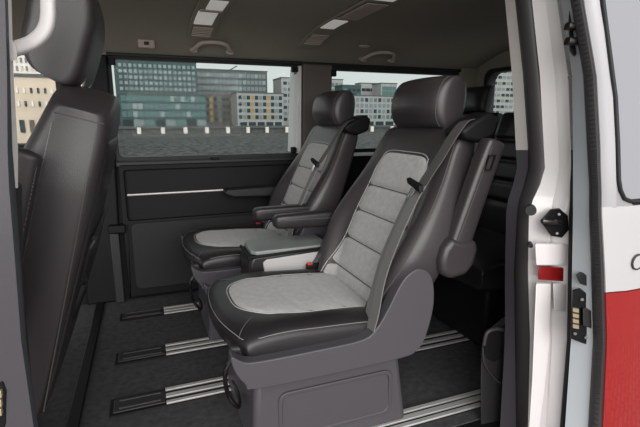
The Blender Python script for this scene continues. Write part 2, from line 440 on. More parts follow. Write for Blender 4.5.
# contact plate on the pillar
t = thing('contact_plate', atY(0, 405, 0), 'black contact plate with brass pins on the front pillar trim', 'contact plate')
c = [atY(-14, 384, -.01), atY(5, 379, -.004), atY(9, 388, -.002), atY(9, 420, -.002), atY(5, 430, -.004), atY(-14, 434, -.01)]
bm = NB(); loft(bm, [c, [v+Vector((-.002, -.008, 0)) for v in c]]); obj('plate', bm, PLASTB, t, bevel=.002)
for k in range(3):
    bm = NB(); a = atY(-1, 394+9*k, -.016); box(bm, a.x-.004, a.x+.004, a.y-.003, a.y+.006, a.z-.006, a.z+.006); obj('pin', bm, GOLD, t, bevel=.001)

# ================================================================ THINGS INSIDE
# ---- floor rails
def rail(Yc, x0, x1, xc, wid, label):
    t = thing('floor_rail', (x0, Yc, .001), label, 'floor rail', 'floor rails of the seats')
    bm = NB(); box(bm, x0, x1, Yc-wid/2, Yc+wid/2, .001, .006); obj('channel', bm, PLASTB, t, bevel=.002)
    if xc > x0:
        bm = NB(); box(bm, x0+.012, xc, Yc-wid/2+.012, Yc+wid/2-.012, .005, .011); obj('end_cover', bm, PLASTD, t, bevel=.003)
        for s in (-.022, .022):
            bm = NB(); box(bm, x0+.03, xc-.015, Yc+s-.003, Yc+s+.003, .0105, .0135); obj('cover_rib', bm, PLAST, t)
    for s in (-.40, 0, .40):
        w = .008 if s else .011
        bm = NB(); box(bm, xc+.002, x1, Yc+s*wid-w, Yc+s*wid+w, .0055, .012); obj('metal_strip', bm, ALU, t, bevel=.0015)
rail(.705, -.172, 2.0, .005, .100, 'aluminium floor rail with black end cover, nearest one left of the near seat')
rail(1.045, -.172, 2.0, .02, .095, 'aluminium floor rail with black end cover, the middle of the three on the left')
rail(1.465, -.172, 2.0, .03, .085, 'aluminium floor rail with black end cover, beside the dark side wall')
rail(.300, .40, 2.0, .40, .075, 'aluminium floor rail in the right foreground beside the near seat')

# ---- swivelling middle seat
B0 = Vector((.615, 0, .37)); BU = Vector((.393, 0, .92)); BN = Vector((-.92, 0, .393))
def back_half(b):                      # half width along the backrest
    s = (b+1)/2
    return .222+.068*sst(s, .06, .40)-.064*sst(s, .42, 1.0)
SB = .625
def back_pos(a, b, d):
    s = (b+1)/2*(SB+.06)-.06
    drop = .028*max(0, b)**2*abs(a)**4
    return B0+BU*(s-drop)+BN*(d-.045)+Vector((0, a*back_half(b), 0))+Vector((0, Yc_, 0))
def back_top(a, b):
    s = (b+1)/2
    return .045+(.062*(1-sst(s, .30, .85))+.006)*sst(abs(a), .58, .88)
def back_bot(a, b):
    s = (b+1)/2
    return .060
def cush_pos(a, b, d):
    x = .415+.265*b+.060*abs(a)**2.4*(1-b)/2
    z = .362-.026*(b+1)/2
    return Vector((x-(.012*d/.05 if b < 0 else 0)*abs(b), Yc_+a*(.250+.004*(1-b)), z+d))
def cush_top(a, b): return .058+.012*sst(abs(a), .55, .85)*sst(b, -.9, -.3)+.010*(1-sst(b, -.9, -.1))
def cush_bot(a, b): return .045
def mid_seat(Yc, label):
    global Yc_
    Yc_ = Yc
    t = thing('van_seat', (.47, Yc, 0.0), label, 'seat', 'middle row seats')
    y = lambda d: Yc+d
    # pedestal
    bm = NB()
    lo_ = [(.222, y(-.215)), (.724, y(-.215)), (.724, y(.215)), (.222, y(.215))]
    hi_ = [(.236, y(-.205)), (.692, y(-.205)), (.692, y(.205)), (.236, y(.205))]
    loft(bm, [[(p[0], p[1], .001) for p in lo_], [(p[0], p[1], .25) for p in hi_]]); ped = obj('pedestal', bm, PLAST, t, bevel=.018)
    bm = NB()
    rr = [(.31, .19), (.655, .195), (.668, .055), (.30, .045)]
    pts = []
    q = rrect(.305, .662, .05, .192, .025)
    for sgn in (-1, 1):
        bm = NB(); ring(bm, rrect(.300, .667, .045, .197, .028), rrect(.312, .655, .057, .185, .022), 'y', y(sgn*.209), y(sgn*.2145))
        obj('panel_ridge', bm, PLAST, ped, bevel=.003)
    # side shells
    sp = [(.172, .378), (.20, .360), (.24, .352), (.40, .352), (.534, .357), (.575, .383), (.605, .425), (.635, .480), (.660, .518), (.690, .538), (.715, .540), (.740, .525), (.757, .490), (.762, .43), (.752, .37), (.735, .318), (.712, .290), (.665, .276), (.45, .272), (.232, .276), (.205, .295), (.180, .335)]
    cp = [Vector((p[0], p[1], 0)) for p in sp]; cp = cat([cp[-1]]+cp+[cp[0], cp[1]], 4)[4:-4]; spc = [(p.x-.010, p.y) for p in cp][:-1]
    for sgn in (-1, 1):
        bm = NB(); prism(bm, spc, 'y', y(sgn*.288), y(sgn*.248)); obj('side_shell', bm, PLAST, t, bevel=.009)
    bm = NB(); prism(bm, [(.165, .372), (.62, .352), (.70, .31), (.69, .262), (.235, .262), (.185, .325)], 'y', y(-.23), y(.23)); obj('seat_pan', bm, PLASTD, t, bevel=.01)
    # release lever under the front
    bm = NB(); tube(bm, cat([(.20, y(-.16), .32), (.165, y(-.16), .27), (.17, y(-.15), .19), (.20, y(-.14), .135), (.215, y(-.05), .12), (.21, y(.02), .12)], 6), .0065); obj('lever', bm, STEELD, t)
    # cushion
    pad = Pad(cush_pos, cush_top, cush_bot, 4.2, 3.4)
    cu = obj('cushion', pad.build(NB(), 20, 24), LEATHER2, t, angle=70)
    fb = lambda u, v: (-.74+.26*abs(u)**4)*(1-v)+.80*v
    fa = lambda u, v: u*(.60+.06*sst(v, .0, .35)-.02*v)
    obj('cushion_insert', pad.insert(NB(), fa, fb, .003, 24, 44, seams=(.38, .70), depth=.0035, puff=.004), SUEDE, cu, angle=80, label='grey suede cushion insert')
    bm = NB(); tube(bm, pad.line([(fa(-1, v/20), fb(-1, v/20)) for v in range(20, 0, -1)]+[(fa(u/10, 0), fb(u/10, 0)) for u in range(-10, 11)]+[(fa(1, v/20), fb(1, v/20)) for v in range(1, 21)], .0003), .0016, 6)
    obj('piping', bm, GREYPAD, cu)
    bm = NB(); e = .965
    tube(bm, pad.line([(-e, .9-.1*k) for k in range(0, 18)]+[(-.9+.1*k, -.955) for k in range(0, 19)]+[(e, -.8+.1*k) for k in range(0, 18)], .0003), .0009, 5); obj('stitching', bm, STITCH, cu)
    for v in (.38, .70):
        bm = NB(); tube(bm, pad.line([(fa(u/12, v), fb(u/12, v)) for u in range(-12, 13)], .0042), .0010, 5); obj('seam', bm, SUEDE, cu)
    # short vertical seams on the front corners
    for a_ in (-.62, .62):
        bm = NB(); tube(bm, pad.line([(a_+.25*(1 if a_ > 0 else -1)*k/8, -.66-.31*k/8) for k in range(9)], .0003), .0013, 5); obj('stitching', bm, STITCHD, cu)
    # backrest
    bp = Pad(back_pos, back_top, back_bot, 5, 6)
    ba = obj('backrest', bp.build(NB(), 26, 32), LEATHER, t, angle=70)
    hw = lambda v: .150+.034*math.sin(math.pi*min(1, v*1.05))**.7 if v < .9 else .150+.034*math.sin(math.pi*.945)**.7-.012*(v-.9)/.1
    def fb2(u, v): return ((-.005+.525*v)-.016*abs(u)**8*sst(v, .9, 1)+.06)/(SB+.06)*2-1
    def fa2(u, v): return u*(.178-.020*sst(v, .50, .85)-.024*sst(v, .84, 1)-.0*v)/back_half(fb2(0, v))
    sm = (.13, .34, .545, .735)
    obj('backrest_insert', bp.insert(NB(), fa2, fb2, .003, 24, 90, seams=sm, depth=.007, puff=.005), SUEDE, ba, angle=80, label='grey suede backrest insert')
    for v in sm:
        bm = NB(); tube(bm, bp.line([(fa2(u/12, v), fb2(u/12, v)) for u in range(-12, 13)], .0042), .0016, 5); obj('seam', bm, STITCHD, ba)
    bm = NB(); tube(bm, bp.line([(fa2(-1, v/30), fb2(-1, v/30)) for v in range(0, 31)]+[(fa2(u/10, 1), fb2(u/10, 1)) for u in range(-9, 10)]+[(fa2(1, v/30), fb2(1, v/30)) for v in range(30, -1, -1)], .0003), .0015, 6)
    obj('piping', bm, GREYPAD, ba)
    bm = NB(); tube(bm, bp.line([(-.955, -.85+.1*k) for k in range(18)]+[(-.9+.1*k, .965) for k in range(19)]+[(.955, .85-.1*k) for k in range(18)], .0005), .0014, 5); obj('stitching', bm, STITCHD, ba)
    # headrest
    hc = B0+BU*.690-BN*.006+Vector((0, Yc, 0))
    hu = (BU+Vector((-.24, 0, .05))).normalized(); hn = Vector((-hu.z, 0, hu.x))
    hp = Pad(lambda a, b, d: hc+hu*(b*.082+.003*(1-a*a))+Vector((0, a*(.146-.004*b*b), 0))+hn*d,
             lambda a, b: .070+.012*(1-b*b)-.014*a*a, lambda a, b: .062, 4.5, 2.6)
    hr = obj('headrest', hp.build(NB(), 14, 14), LEATHER, t, angle=80)
    for e in (-.90, .90):
        bm = NB(); tube(bm, hp.line([(e, -.93+.062*k) for k in range(31)], .0004), .0015, 5); obj('stitching', bm, STITCHD, hr)
    for d in (-.06, .06):
        bm = NB(); c = hc-BN*.02+Vector((0, d, 0)); tube(bm, [c-BU*.12, c-BU*.05], .006); obj('post', bm, CHROME, hr)
    # belt outlet by the shoulder, belt and tongue, buckle
    bm = NB()
    prism(bm, [(p_.x, p_.z) for p_ in [atY(q_[0], q_[1], .25) for q_ in ((461, 131), (474, 121), (492, 111), (499, 118), (495, 136), (480, 143), (466, 140))]], 'y', y(-.262), y(-.17)); bo = obj('belt_outlet', bm, PLASTB, t, bevel=.012)
    def bs(w, s, off): return B0+BU*s+BN*off+Vector((0, y(w), 0))
    K = [bs(-.225, .645, -.03), bs(-.232, .625, .0), bs(-.238, .57, .022), bs(-.236, .50, .034), bs(-.232, .44, .046), bs(-.232, .385, .056)]
    pts = cat(K, 5); sd = [Vector((0, 1, -.12)).normalized() for _ in pts]
    belt = obj('belt', ribbon(NB(), pts, sd, .046, .0025), BELTU, t)
    pts = cat([bs(-.233, .41, .053), bs(-.233, .36, .061), bs(-.236, .25, .069), bs(-.243, .13, .069), bs(-.262, .03, .059), bs(-.268, -.02, .056)], 5)
    obj('lap_belt', ribbon(NB(), pts, [Vector((0, 1, -.12)).normalized() for _ in pts], .046, .0025), BELT, belt)
    K2 = [bs(-.205, .40, .050), bs(-.198, .30, .052), bs(-.200, .18, .056), bs(-.222, .06, .055), bs(-.235, -.01, .05)]
    pts = cat(K2, 5); obj('lap_belt', ribbon(NB(), pts, [Vector((0, 1, -.12)).normalized() for _ in pts], .046, .0025), BELT, belt)
    bm = NB(); c = bs(-.228, .405, .062); prs = [c+Vector((0, -.034, -.012)), c+Vector((0, .032, .008)), c+Vector((-.006, .03, .024)), c+Vector((0.0, -.03, .008))]
    loft(bm, [prs, [v+Vector((-.014, 0, -.004)) for v in prs]]); obj('tongue', bm, PLASTB, belt, bevel=.003)
    bm = NB(); ribbon(bm, [c+Vector((-.008, .0, -.004)), c+Vector((-.015, .02, -.038))], [Vector((0, 1, 0))]*2, .02, .003); obj('tongue_plate', bm, CHROME, belt)
    bm = NB(); box(bm, .545, .60, y(.228), y(.25), .37, .412); bk = obj('buckle', bm, PLASTB, t, bevel=.005)
    bm = NB(); box(bm, .548, .568, y(.230), y(.248), .408, .416); obj('buckle_button', bm, REDB, bk, bevel=.002)
    return t
def arm_down(t, yy, x0, x1, z):
    bm = NB(); xs = [x0-.002, x0+.002, x0+.012, x0+.03, x0+.08, x1-.06, x1-.02, x1]
    h = [.012, .034, .050, .056, .058, .064, .06, .05]
    w = [.012, .036, .050, .056, .058, .058, .055, .05]
    path = [(x, yy, z-.003*(x-x0)/.3) for x in xs]
    sweep(bm, path, w, h, p=4, n=24); a = obj('armrest', bm, LEATHER2, t)
    bm = NB(); tube(bm, [(x0+.012, yy-.0285, z+.008), (x1-.02, yy-.029, z+.004)], .0012, 5); obj('stitching', bm, STITCHD, a)
    return a
def arm_up(t, yy):
    bm = NB()
    path = cat([(.822, yy, .602), (.848, yy, .68), (.886, yy, .79), (.914, yy, .865), (.924, yy, .888), (.927, yy, .896)], 4)
    n = len(path); w = [.05]*n; h = [.074-.012*i/n for i in range(n)]
    for k, f in ((-1, .35), (-2, .62), (-3, .8), (-4, .9), (-5, .96)): w[k] *= f; h[k] *= f
    sweep(bm, path, w, h, up=(1, 0, -.4), p=4, n=24); a = obj('armrest', bm, LEATHER, t)
    bm = NB(); tube(bm, [(.803, yy-.027, .62), (.900, yy-.027, .88)], .0012, 5); obj('stitching', bm, STITCHD, a)
    bm = NB(); ring(bm, [(p[0]+.894+(p[1])*.33, p[1]+.835) for p in rrect(-.012, .012, -.022, .022, .003)], [(p[0]+.894+(p[1])*.33, p[1]+.835) for p in rrect(-.009, .009, -.018, .018, .003)], 'y', yy-.031, yy-.02)
    obj('button_frame', bm, PLASTB, a)
    bm = NB(); prism(bm, [(.760, .60), (.785, .628), (.82, .615), (.870, .615), (.878, .585), (.866, .540), (.842, .512), (.785, .505), (.755, .525), (.750, .565)], 'y', yy-.030, yy+.045)
    obj('armrest_pivot', bm, LEATHER, t, bevel=.016, seg=4)
near = mid_seat(.51, 'nearest middle row seat, black leather with grey suede centre, in the foreground')
far = mid_seat(1.26, 'black and grey leather seat behind the armrest box, against the far side wall')
arm_up(near, .225)
arm_down(near, .815, .435, .70, .573)
arm_down(far, 1.02, .425, .755, .565)
far.location.x -= .022

# ---- front seat (seen from the side)
F0 = Vector((-.326, 0, .26)); FU = Vector((.270, 0, .9629)); FN = Vector((-.9629, 0, .270)); FYC = .575
ft = thing('front_seat', (-.42, FYC, 0), 'tall black leather front seat at the left edge with armrest folded up', 'seat')
def fpos(a, b, d):
    s = (b+1)/2*.80; drop = .06*max(0, b)**2*abs(a)**3
    return F0+FU*(s-drop)+FN*d+Vector((0, FYC+a*(.255-.02*sst(b, .4, 1)), 0))
fp = Pad(fpos, lambda a, b: .075+.045*sst(abs(a), .55, .9)*(1-sst(b, .3, 1)), lambda a, b: .066+.004*b, 7, 9)
fb_ = obj('backrest', fp.build(NB(), 10, 16), LEATHER, ft, angle=75)
def side_line(front, s0, s1, n=24):
    out = []
    for k in range(n+1):
        s = s0+(s1-s0)*k/n; b = s/.8*2-1; a = -.975
        v = fpos(a, b, front); out.append(Vector((v.x, FYC-(.255-.02*sst(b, .4, 1))*1.0+.0015, v.z)))
    return out
bm = NB(); pts = [fpos(-.988, -.45+.05*k, .048)+Vector((0, -.0015, 0)) for k in range(27)]
pts = cat(pts, 3)
for a_, b_ in zip(pts, pts[1:]):
    tube(bm, [a_, a_*.35+b_*.65], .0013, 5)
obj('stitching', bm, STITCH, fb_, label='white stitching')
bm = NB(); pts = fp.line([], .0)
for a_ in (-.985,):
    pts = [fpos(a_, -.93+.06*k, -.040-.006*(1-(-.93+.06*k)))+Vector((0, -.0015, 0)) for k in range(32)]
    tube(bm, pts, .0016, 5)
obj('stitching', bm, STITCHD, fb_)
bm = NB(); tube(bm, [fpos(-.987, .93, -.052+.1*k/12)+Vector((0, -.0022, 0)) for k in range(13)], .0016, 5); obj('stitching', bm, STITCHD, fb_)
# back cover with pocket
bpos = Pad(lambda a, b, d: F0+FU*(.07+(b+1)/2*.62)-FN*(.050+d)+Vector((0, FYC+a*(.225-.02*b), 0)), lambda a, b: .022+.006*b, lambda a, b: .02, 6, 6)
bk = obj('back_cover', bpos.build(NB(), 8, 12), LEATHER2, ft, angle=75)
bm = NB(); pp = Pad(lambda a, b, d: F0+FU*(.16+(b+1)/2*.26)-FN*(.058+d)+Vector((0, FYC+a*.19, 0)), lambda a, b: .020+.008*b, lambda a, b: .01, 5, 7); obj('map_pocket', pp.build(bm, 8, 10), LEATHER2, bk, angle=75)
bm = NB(); tube(bm, [F0+FU*.45-FN*.080+Vector((0, FYC+a, 0)) for a in (-.2, -.1, 0, .1, .2)], .006, 6); obj('pocket_rim', bm, PLASTB, bk)
# headrest
hc2 = Vector((-.148, FYC, 1.168)); hu2 = Vector((.16, 0, .987)).normalized(); hn2 = Vector((-hu2.z, 0, hu2.x))
fh = Pad(lambda a, b, d: hc2+hu2*(b*.125)+Vector((0, a*.155, 0))+hn2*(d+.008-.024*b*(1 if b < 0 else .3))+hu2*(d*.42*max(0, -b)**2), lambda a, b: .078-.030*max(0, -b)**2, lambda a, b: .072-.028*max(0, b)**2, 7, 5)
hh = obj('headrest', fh.build(NB(), 12, 14), LEATHER, ft, angle=80)
bm = NB(); tube(bm, [Vector((v.x, v.y, v.z)) for v in [fh.pos(-.97, -.85+.08*k, -(.058-.03*max(0, (-.85+.08*k))**2)*fh.E(-.97, -.85+.08*k)) for k in range(22)]], .002, 5); obj('stitching', bm, STITCH, hh)
for d in (-.07, .07):
    bm = NB(); c = Vector((-.150, FYC+d, .985)); tube(bm, [c-FU*.02, c+FU*.10], .008, 10); obj('post', bm, CHROME, hh)
    bm = NB(); tube(bm, [c-FU*.03, c-FU*.005], .016, 10); obj('post_collar', bm, PLASTB, hh)
# armrest folded up along the side
bm = NB(); AY = FYC-.255-.035
path = cat([(-.360, AY, .44), (-.325, AY, .56), (-.290, AY, .69), (-.258, AY, .80), (-.238, AY, .865), (-.231, AY, .885), (-.228, AY, .892)], 4)
n = len(path); w = [.055]*n; h = [.074-.006*i/n for i in range(n)]
for k, f in ((-1, .35), (-2, .62), (-3, .8), (-4, .9), (-5, .96)): w[k] *= f; h[k] *= f
sweep(bm, path, w, h, up=(1, 0, -.3), p=3.5, n=24); fa_ = obj('armrest', bm, LEATHER, ft)
bm = NB(); L = [(-.343+.018, AY-.028, .44), (-.308+.018, AY-.028, .56), (-.273+.018, AY-.028, .69), (-.241+.018, AY-.028, .80), (-.222+.016, AY-.027, .858)]
pts = cat(L, 10)
for a_, b_ in zip(pts, pts[1:]): tube(bm, [a_, a_*.4+b_*.6], .0012, 5)
obj('stitching', bm, STITCHD, fa_)
# hinge cover and lower parts
bm = NB(); prism(bm, [(-.66, .30), (-.50, .30), (-.42, .34), (-.36, .30), (-.36, .20), (-.42, .14), (-.95, .14), (-.95, .28)], 'y', FYC-.27, FYC-.225); obj('side_shell', bm, PLASTD, ft, bevel=.012)
fcu = Pad(lambda a, b, d: Vector((-.60+.26*b, FYC+a*.25, .34+d)), lambda a, b: .06, lambda a, b: .07, 5, 5)
obj('cushion', fcu.build(NB(), 8, 10), LEATHER2, ft, angle=75)
bm = NB(); box(bm, -.80, -.42, FYC-.19, FYC+.19, .002, .28); obj('pedestal', bm, PLASTD, ft, bevel=.02)
bm = NB(); tube(bm, cat([(-.185, FYC-.15, .60), (-.165, FYC-.17, .56), (-.19, FYC-.18, .50), (-.215, FYC-.18, .45)], 5), .012, 10); obj('recline_lever', bm, PLASTB, ft)

# ---- armrest box between the seats
t = thing('folding_table', (.49, .885, .002), 'black and pale grey box with folded table top between the two middle seats', 'table')
bm = NB(); prism(bm, [(.335, .30), (.335, .425), (.35, .452), (.655, .462), (.665, .30)], 'y', .79, .975); bx_ = obj('body', bm, LEATHER2, t, bevel=.012)
bm = NB(); prism(bm, [(.400, .31), (.385, .425), (.40, .436), (.64, .446), (.652, .31)], 'y', .784, .795); obj('side_panel', bm, GREYPAD, bx_, bevel=.004, label='pale grey side panel')
bm = NB(); prism(bm, [(.345, .9), (.345, .81), (.36, .79), (.65, .79), (.66, .80), (.66, .965), (.65, .975), (.375, .975), (.35, .95)], 'z', .455, .470)
obj('top', bm, TRAY, bx_, bevel=.004, label='glossy grey table top')
bm = NB(); tube(bm, cat([(.338, .965, .449), (.336, .80, .449), (.345, .787, .450), (.50, .784, .456), (.66, .784, .46)], 8), .0055, 8); obj('piping', bm, PLASTB, bx_)
bm = NB(); box(bm, .37, .62, .82, .95, .002, .31); obj('foot', bm, PLASTB, t, bevel=.01)

# ---- rear bench
bt = thing('rear_bench', (1.6, 1.05, 0), 'black leather rear bench at the back behind the near seat', 'bench')
def bench_back(y0, y1):
    yc, hw = (y0+y1)/2, (y1-y0)/2
    o = Vector((1.62, yc, .36)); u = Vector((.22, 0, .975)).normalized(); n = Vector((-u.z, 0, u.x))
    pd = Pad(lambda a, b, d: o+u*((b+1)/2*.64)+n*d+Vector((0, a*(hw-.02*max(0, b)**3), 0)),
             lambda a, b: .055-sum(.010*math.exp(-((((b+1)/2)-k)/.02)**2) for k in (.30, .46, .62, .78))+.02*sst(abs(a), .7, .9), lambda a, b: .06, 6, 6)
    k = obj('backrest', pd.build(NB(), 8, 60), LEATHER2, bt, angle=75)
    hp = Pad(lambda a, b, d: o+u*(.72+b*.075)+n*(d-.005)+Vector((0, a*.125, 0)), lambda a, b: .055, lambda a, b: .045, 3.5, 3.2)
    return hp
for y0, y1, hh_ in ((.50, 1.07, False), (1.08, 1.62, True)):
    hp = bench_back(y0, y1)
    if hh_: obj('headrest', hp.build(NB(), 8, 10), LEATHER2, bt, angle=80)
    yc, hw = (y0+y1)/2, (y1-y0)/2
    cp_ = Pad(lambda a, b, d: Vector((1.42+.25*b, yc+a*hw, .36+d)), lambda a, b: .055, lambda a, b: .09, 6, 5)
    obj('cushion', cp_.build(NB(), 8, 10), LEATHER2, bt, angle=75)
bm = NB(); box(bm, 1.25, 1.70, .55, 1.55, .013, .30); obj('base', bm, PLASTB, bt, bevel=.02)
bm = NB(); sweep(bm, cat([(1.50, .47, .40), (1.56, .47, .52), (1.66, .47, .60), (1.74, .47, .62)], 5), .04, .06, p=3); obj('side_bracket', bm, PLASTB, bt)

# ---- ceiling lamps: strips across the headliner
def ceiling_lamp(x0, x1, ya, yb, label, lens, vents):
    xm = (x0+x1)/2
    t = thing('ceiling_lamp', (xm, yb, zc(yb)-.002), label, 'ceiling lamp', 'lamp and vent strips on the headliner')
    def patch(px0, px1, y0, y1, h0, h1):
        L = []
        for k in range(9):
            Y = y0+(y1-y0)*k/8; z = zc(Y)
            L.append([(px0, Y, z-h0), (px1, Y, z-h0), (px1, Y, z-h1), (px0, Y, z-h1)])
        return loft(NB(), L)
    obj('housing', patch(x0, x1, ya, yb, .001, .010), HEAD, t, bevel=.004)
    for y0, y1, xa, xb in lens:
        obj('lens', patch(x0+xa*(x1-x0), x0+xb*(x1-x0), y0, y1, .009, .014), LENS, t, bevel=.004, label='white lens')
    for y0, y1 in vents:
        v = obj('vent', patch(x0+.014, x1-.014, y0, y1, .008, .0115), RUBBER, t, bevel=.002)
        m = max(3, int((y1-y0)/.018))
        bm = NB()
        for k in range(m):
            Y = y0+(y1-y0)*(k+.5)/m; z = zc(Y); box(bm, x0+.016, x1-.016, Y-.003, Y+.003, z-.016, z-.010)
        obj('slats', bm, HEADT, v)
ceiling_lamp(.225, .345, .60, 1.52, 'ceiling lamp and vent strip above the big side window, the left one',
             [(1.14, 1.34, .12, .78), (.96, 1.10, .3, .85), (.66, .9, .12, .8)], [(1.37, 1.49), (1.105, 1.135)])
ceiling_lamp(.785, .905, .40, 1.55, 'ceiling lamp and vent strip above the middle seats, the right one',
             [(1.10, 1.26, .12, .7), (.50, .74, .12, .8)], [(1.36, 1.50), (.78, 1.06)])
# ---- roof grab handles
def roof_handle(x, label, sx=.19):
    Y = 1.635; z = zc(Y)
    t = thing('roof_handle', (x, Y, z-.002), label, 'grab handle', 'grab handles along the far roof edge')
    pts = cat([(x-sx/2, Y, z-.012), (x-sx/2+.012, Y-.040, z-.004), (x-sx*.30, Y-.085, z+.012), (x, Y-.100, z+.017), (x+sx*.30, Y-.085, z+.012), (x+sx/2-.012, Y-.040, z-.004), (x+sx/2, Y, z-.012)], 5)
    bm = NB(); sweep(bm, pts, .022, .018, p=2.6); obj('grip', bm, HEADT, t)
    for s in (-1, 1):
        bm = NB(); sweep(bm, [(x+s*(sx/2-.006), Y+.02, z-.004), (x+s*(sx/2-.006), Y-.015, z-.012)], .034, .024, p=3); obj('mount', bm, HEADT, t)
roof_handle(.355, 'brown roof grab handle above the big side window')
roof_handle(1.30, 'brown roof grab handle above the smaller side window, farther back', .20)
t = thing('coat_hook', (.045, 1.60, zc(1.60)-.012), 'small square coat hook plate on the roof edge left of the grab handle', 'hook')
bm = NB(); box(bm, .008, .082, 1.585, 1.61, zc(1.6)-.03, zc(1.6)+.012); pl = obj('plate', bm, HEADT, t, bevel=.004)
bm = NB(); box(bm, .035, .055, 1.572, 1.59, zc(1.6)-.018, zc(1.6)-.004); obj('hook', bm, RUBD, pl, bevel=.003)
t = thing('ceiling_plate', (1.15, 1.50, zc(1.5)-.012), 'small round plate on the rear headliner', 'plate')
bm = NB(); c = Vector((1.15, 1.50, zc(1.5)))
loft(bm, [[(c.x+r*math.cos(a*math.pi/10), c.y+.7*r*math.sin(a*math.pi/10), c.z+z) for a in range(20)] for r, z in ((.03, .0), (.03, -.006), (.022, -.010))]); obj('rim', bm, HEADT, t)

# ================================================================ BODY DETAILS AND SLIDING DOOR
# striker plate on the pillar
def on_pillar(px, py, off=0): return atY(px, py, .012+off)
t = thing('striker_plate', on_pillar(555, 222), 'black hexagonal door striker plate on the white pillar', 'striker plate')
hexp = [(541, 222), (551, 210), (560, 209), (568, 216), (569, 230), (562, 238), (551, 236)]
bm = NB(); A = [on_pillar(x, y, -.012) for x, y in hexp]; loft(bm, [A, [v+Vector((.01, .012, 0)) for v in A]]); pl = obj('plate', bm, PLASTB, t, bevel=.002)
bm = NB(); sweep(bm, [on_pillar(542, 221, -.018), on_pillar(551, 222, -.026), on_pillar(560, 222.5, -.02)], .012, .012, p=3); obj('peg', bm, STEELD, pl)
for x, y in ((559, 214), (557, 233)):
    bm = NB(); v = on_pillar(x, y, -.014); tube(bm, [v, v+Vector((-.003, -.003, 0))], .0035, 8); obj('screw', bm, CHROME, pl)
for x, y, r in ((531, 210, .013), (530.5, 245, .006)):
    o_ = atY(x, y, .035)
    bm = NB(); tube(bm, [o_+Vector((.01, .012, 0)), o_+Vector((-.006, -.006, 0))], r, 14)
    tag(obj('rubber_buffer', bm, RUBD), 'larger round black rubber buffer beside the striker plate' if r > .01 else 'small round black rubber plug below the larger buffer', 'buffer')
# lower step of the pillar: painted ledge and red strip
bm = NB(); A = [on_pillar(*p, -.006) for p in ((538, 267), (568, 268), (568, 282), (538, 280))]
loft(bm, [A, [v+Vector((.012, .012, 0)) for v in A]]); tag(obj('body_strip', bm, LAMPR, bevel=.002), 'glossy red painted strip low on the white pillar', 'body strip')
bm = NB(); A = [on_pillar(*p, -.010) for p in ((535, 244), (568, 244), (568, 266), (536, 266))]
loft(bm, [A, [v+Vector((.012, .012, 0)) for v in A]]); simple('trim_26', bm, PINKW, bevel=.004)
bm = NB(); A = [on_pillar(*p, -.010) for p in ((553, 284), (568, 284), (567, 312), (554, 311))]
loft(bm, [A, [v+Vector((.012, .012, 0)) for v in A]]); simple('trim_27', bm, PINKW, bevel=.003)
bm = NB(); A = [on_pillar(*p, -.008) for p in ((536, 284), (551, 284), (550, 340), (545, 390), (540, 427), (536, 460), (527, 460), (529, 427), (532, 380), (534, 330))]
loft(bm, [A, [v+Vector((.012, .012, 0)) for v in A]]); simple('trim_28', bm, PINKW, bevel=.003)

# sliding door, pushed open along the body
dt = thing('sliding_door', (1.0, -.10, -.2), 'open sliding door in white over red with a dark window at the right edge', 'door')
d4, d5, d6 = line3(L4, -.040), line3(L5, -.082), line3(L6, -.108)
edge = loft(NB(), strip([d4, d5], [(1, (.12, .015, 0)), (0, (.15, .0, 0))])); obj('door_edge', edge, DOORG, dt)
sm0 = [a*.7+b*.3+Vector((-.010, -.002, 0)) for a, b in zip(d5, d6)]; sm1 = [a*.3+b*.7+Vector((-.007, -.008, 0)) for a, b in zip(d5, d6)]
obj('rubber_seal', loft(NB(), strip([d5, sm0, sm1, d6], [(3, (.03, .02, 0)), (0, (.03, .012, 0))])), RUBBER, dt, angle=60)
# ribs along the seal
bm = NB()
for k in range(len(RY)-1):
    for j in range(8):
        f_ = j/8; v = sm0[k].lerp(sm0[k+1], f_)*.45+sm1[k].lerp(sm1[k+1], f_)*.55+Vector((-.0008, -.001, 0)); tube(bm, [v+Vector((-.004, .003, 0)), v+Vector((.004, -.005, 0))], .0016, 5)
obj('seal_ribs', bm, RUBD, dt)
# outer skin: rows down, columns back
def skin(rows_from, rows_to, xoff0, xoff1, m, name, dy=0.0, **k):
    L = []
    for i in range(rows_from, rows_to):
        b = d6[i]+Vector((0, -.002+dy, 0)); r = []
        for x in (xoff0, xoff0+.012, xoff0+.04, xoff0+.12, xoff1):
            r.append(b+Vector((x, -.010*sst(x, 0, .05)-.012*sst(x, .05, .5), 0)))
        r += [b+Vector((xoff1, .03, 0)), b+Vector((xoff0, .012, 0))]
        L.append(r)
    return obj(name, loft(NB(), L), m, dt, **k)
def zrow(z):
    for i in range(len(RY)-1):
        if d6[i].z >= z >= d6[i+1].z: return i, (d6[i].z-z)/(d6[i].z-d6[i+1].z)
def dpt(z, x, dy=0):
    i, f = zrow(z); b = d6[i].lerp(d6[i+1], f)+Vector((0, -.002+dy, 0))
    return b+Vector((x, -.010*sst(x, 0, .05)-.012*sst(x, .05, .5), 0))
def skin_z(z0, z1, x0, x1, m, name, dy=0, th=.012, n=14, **k):
    L = []
    for i in range(n+1):
        z = z1+(z0-z1)*i/n; xs = [x0+(x1-x0)*j/8*(j/8) for j in range(9)]
        r = [dpt(z, x, dy) for x in xs]; r += [dpt(z, x, dy+th) for x in xs[::-1]]
        L.append(r)
    return obj(name, loft(NB(), L), m, dt, **k)
ZB = atY(618, 208, -.13).z; ZR = atY(620, 294, -.13).z
skin_z(ZB-.004, 1.26, .0, .036, SILV, 'window_frame_panel')
skin_z(ZR, ZB-.002, .0, .9, WHITE, 'upper_skin', dy=-.001)
skin_z(.0, ZR-.003, .0, .9, RED, 'lower_skin', dy=-.001, label='red lower door skin')
skin_z(ZB+.012, 1.26, .044, .9, GLASSD, 'window_glass', dy=.004)
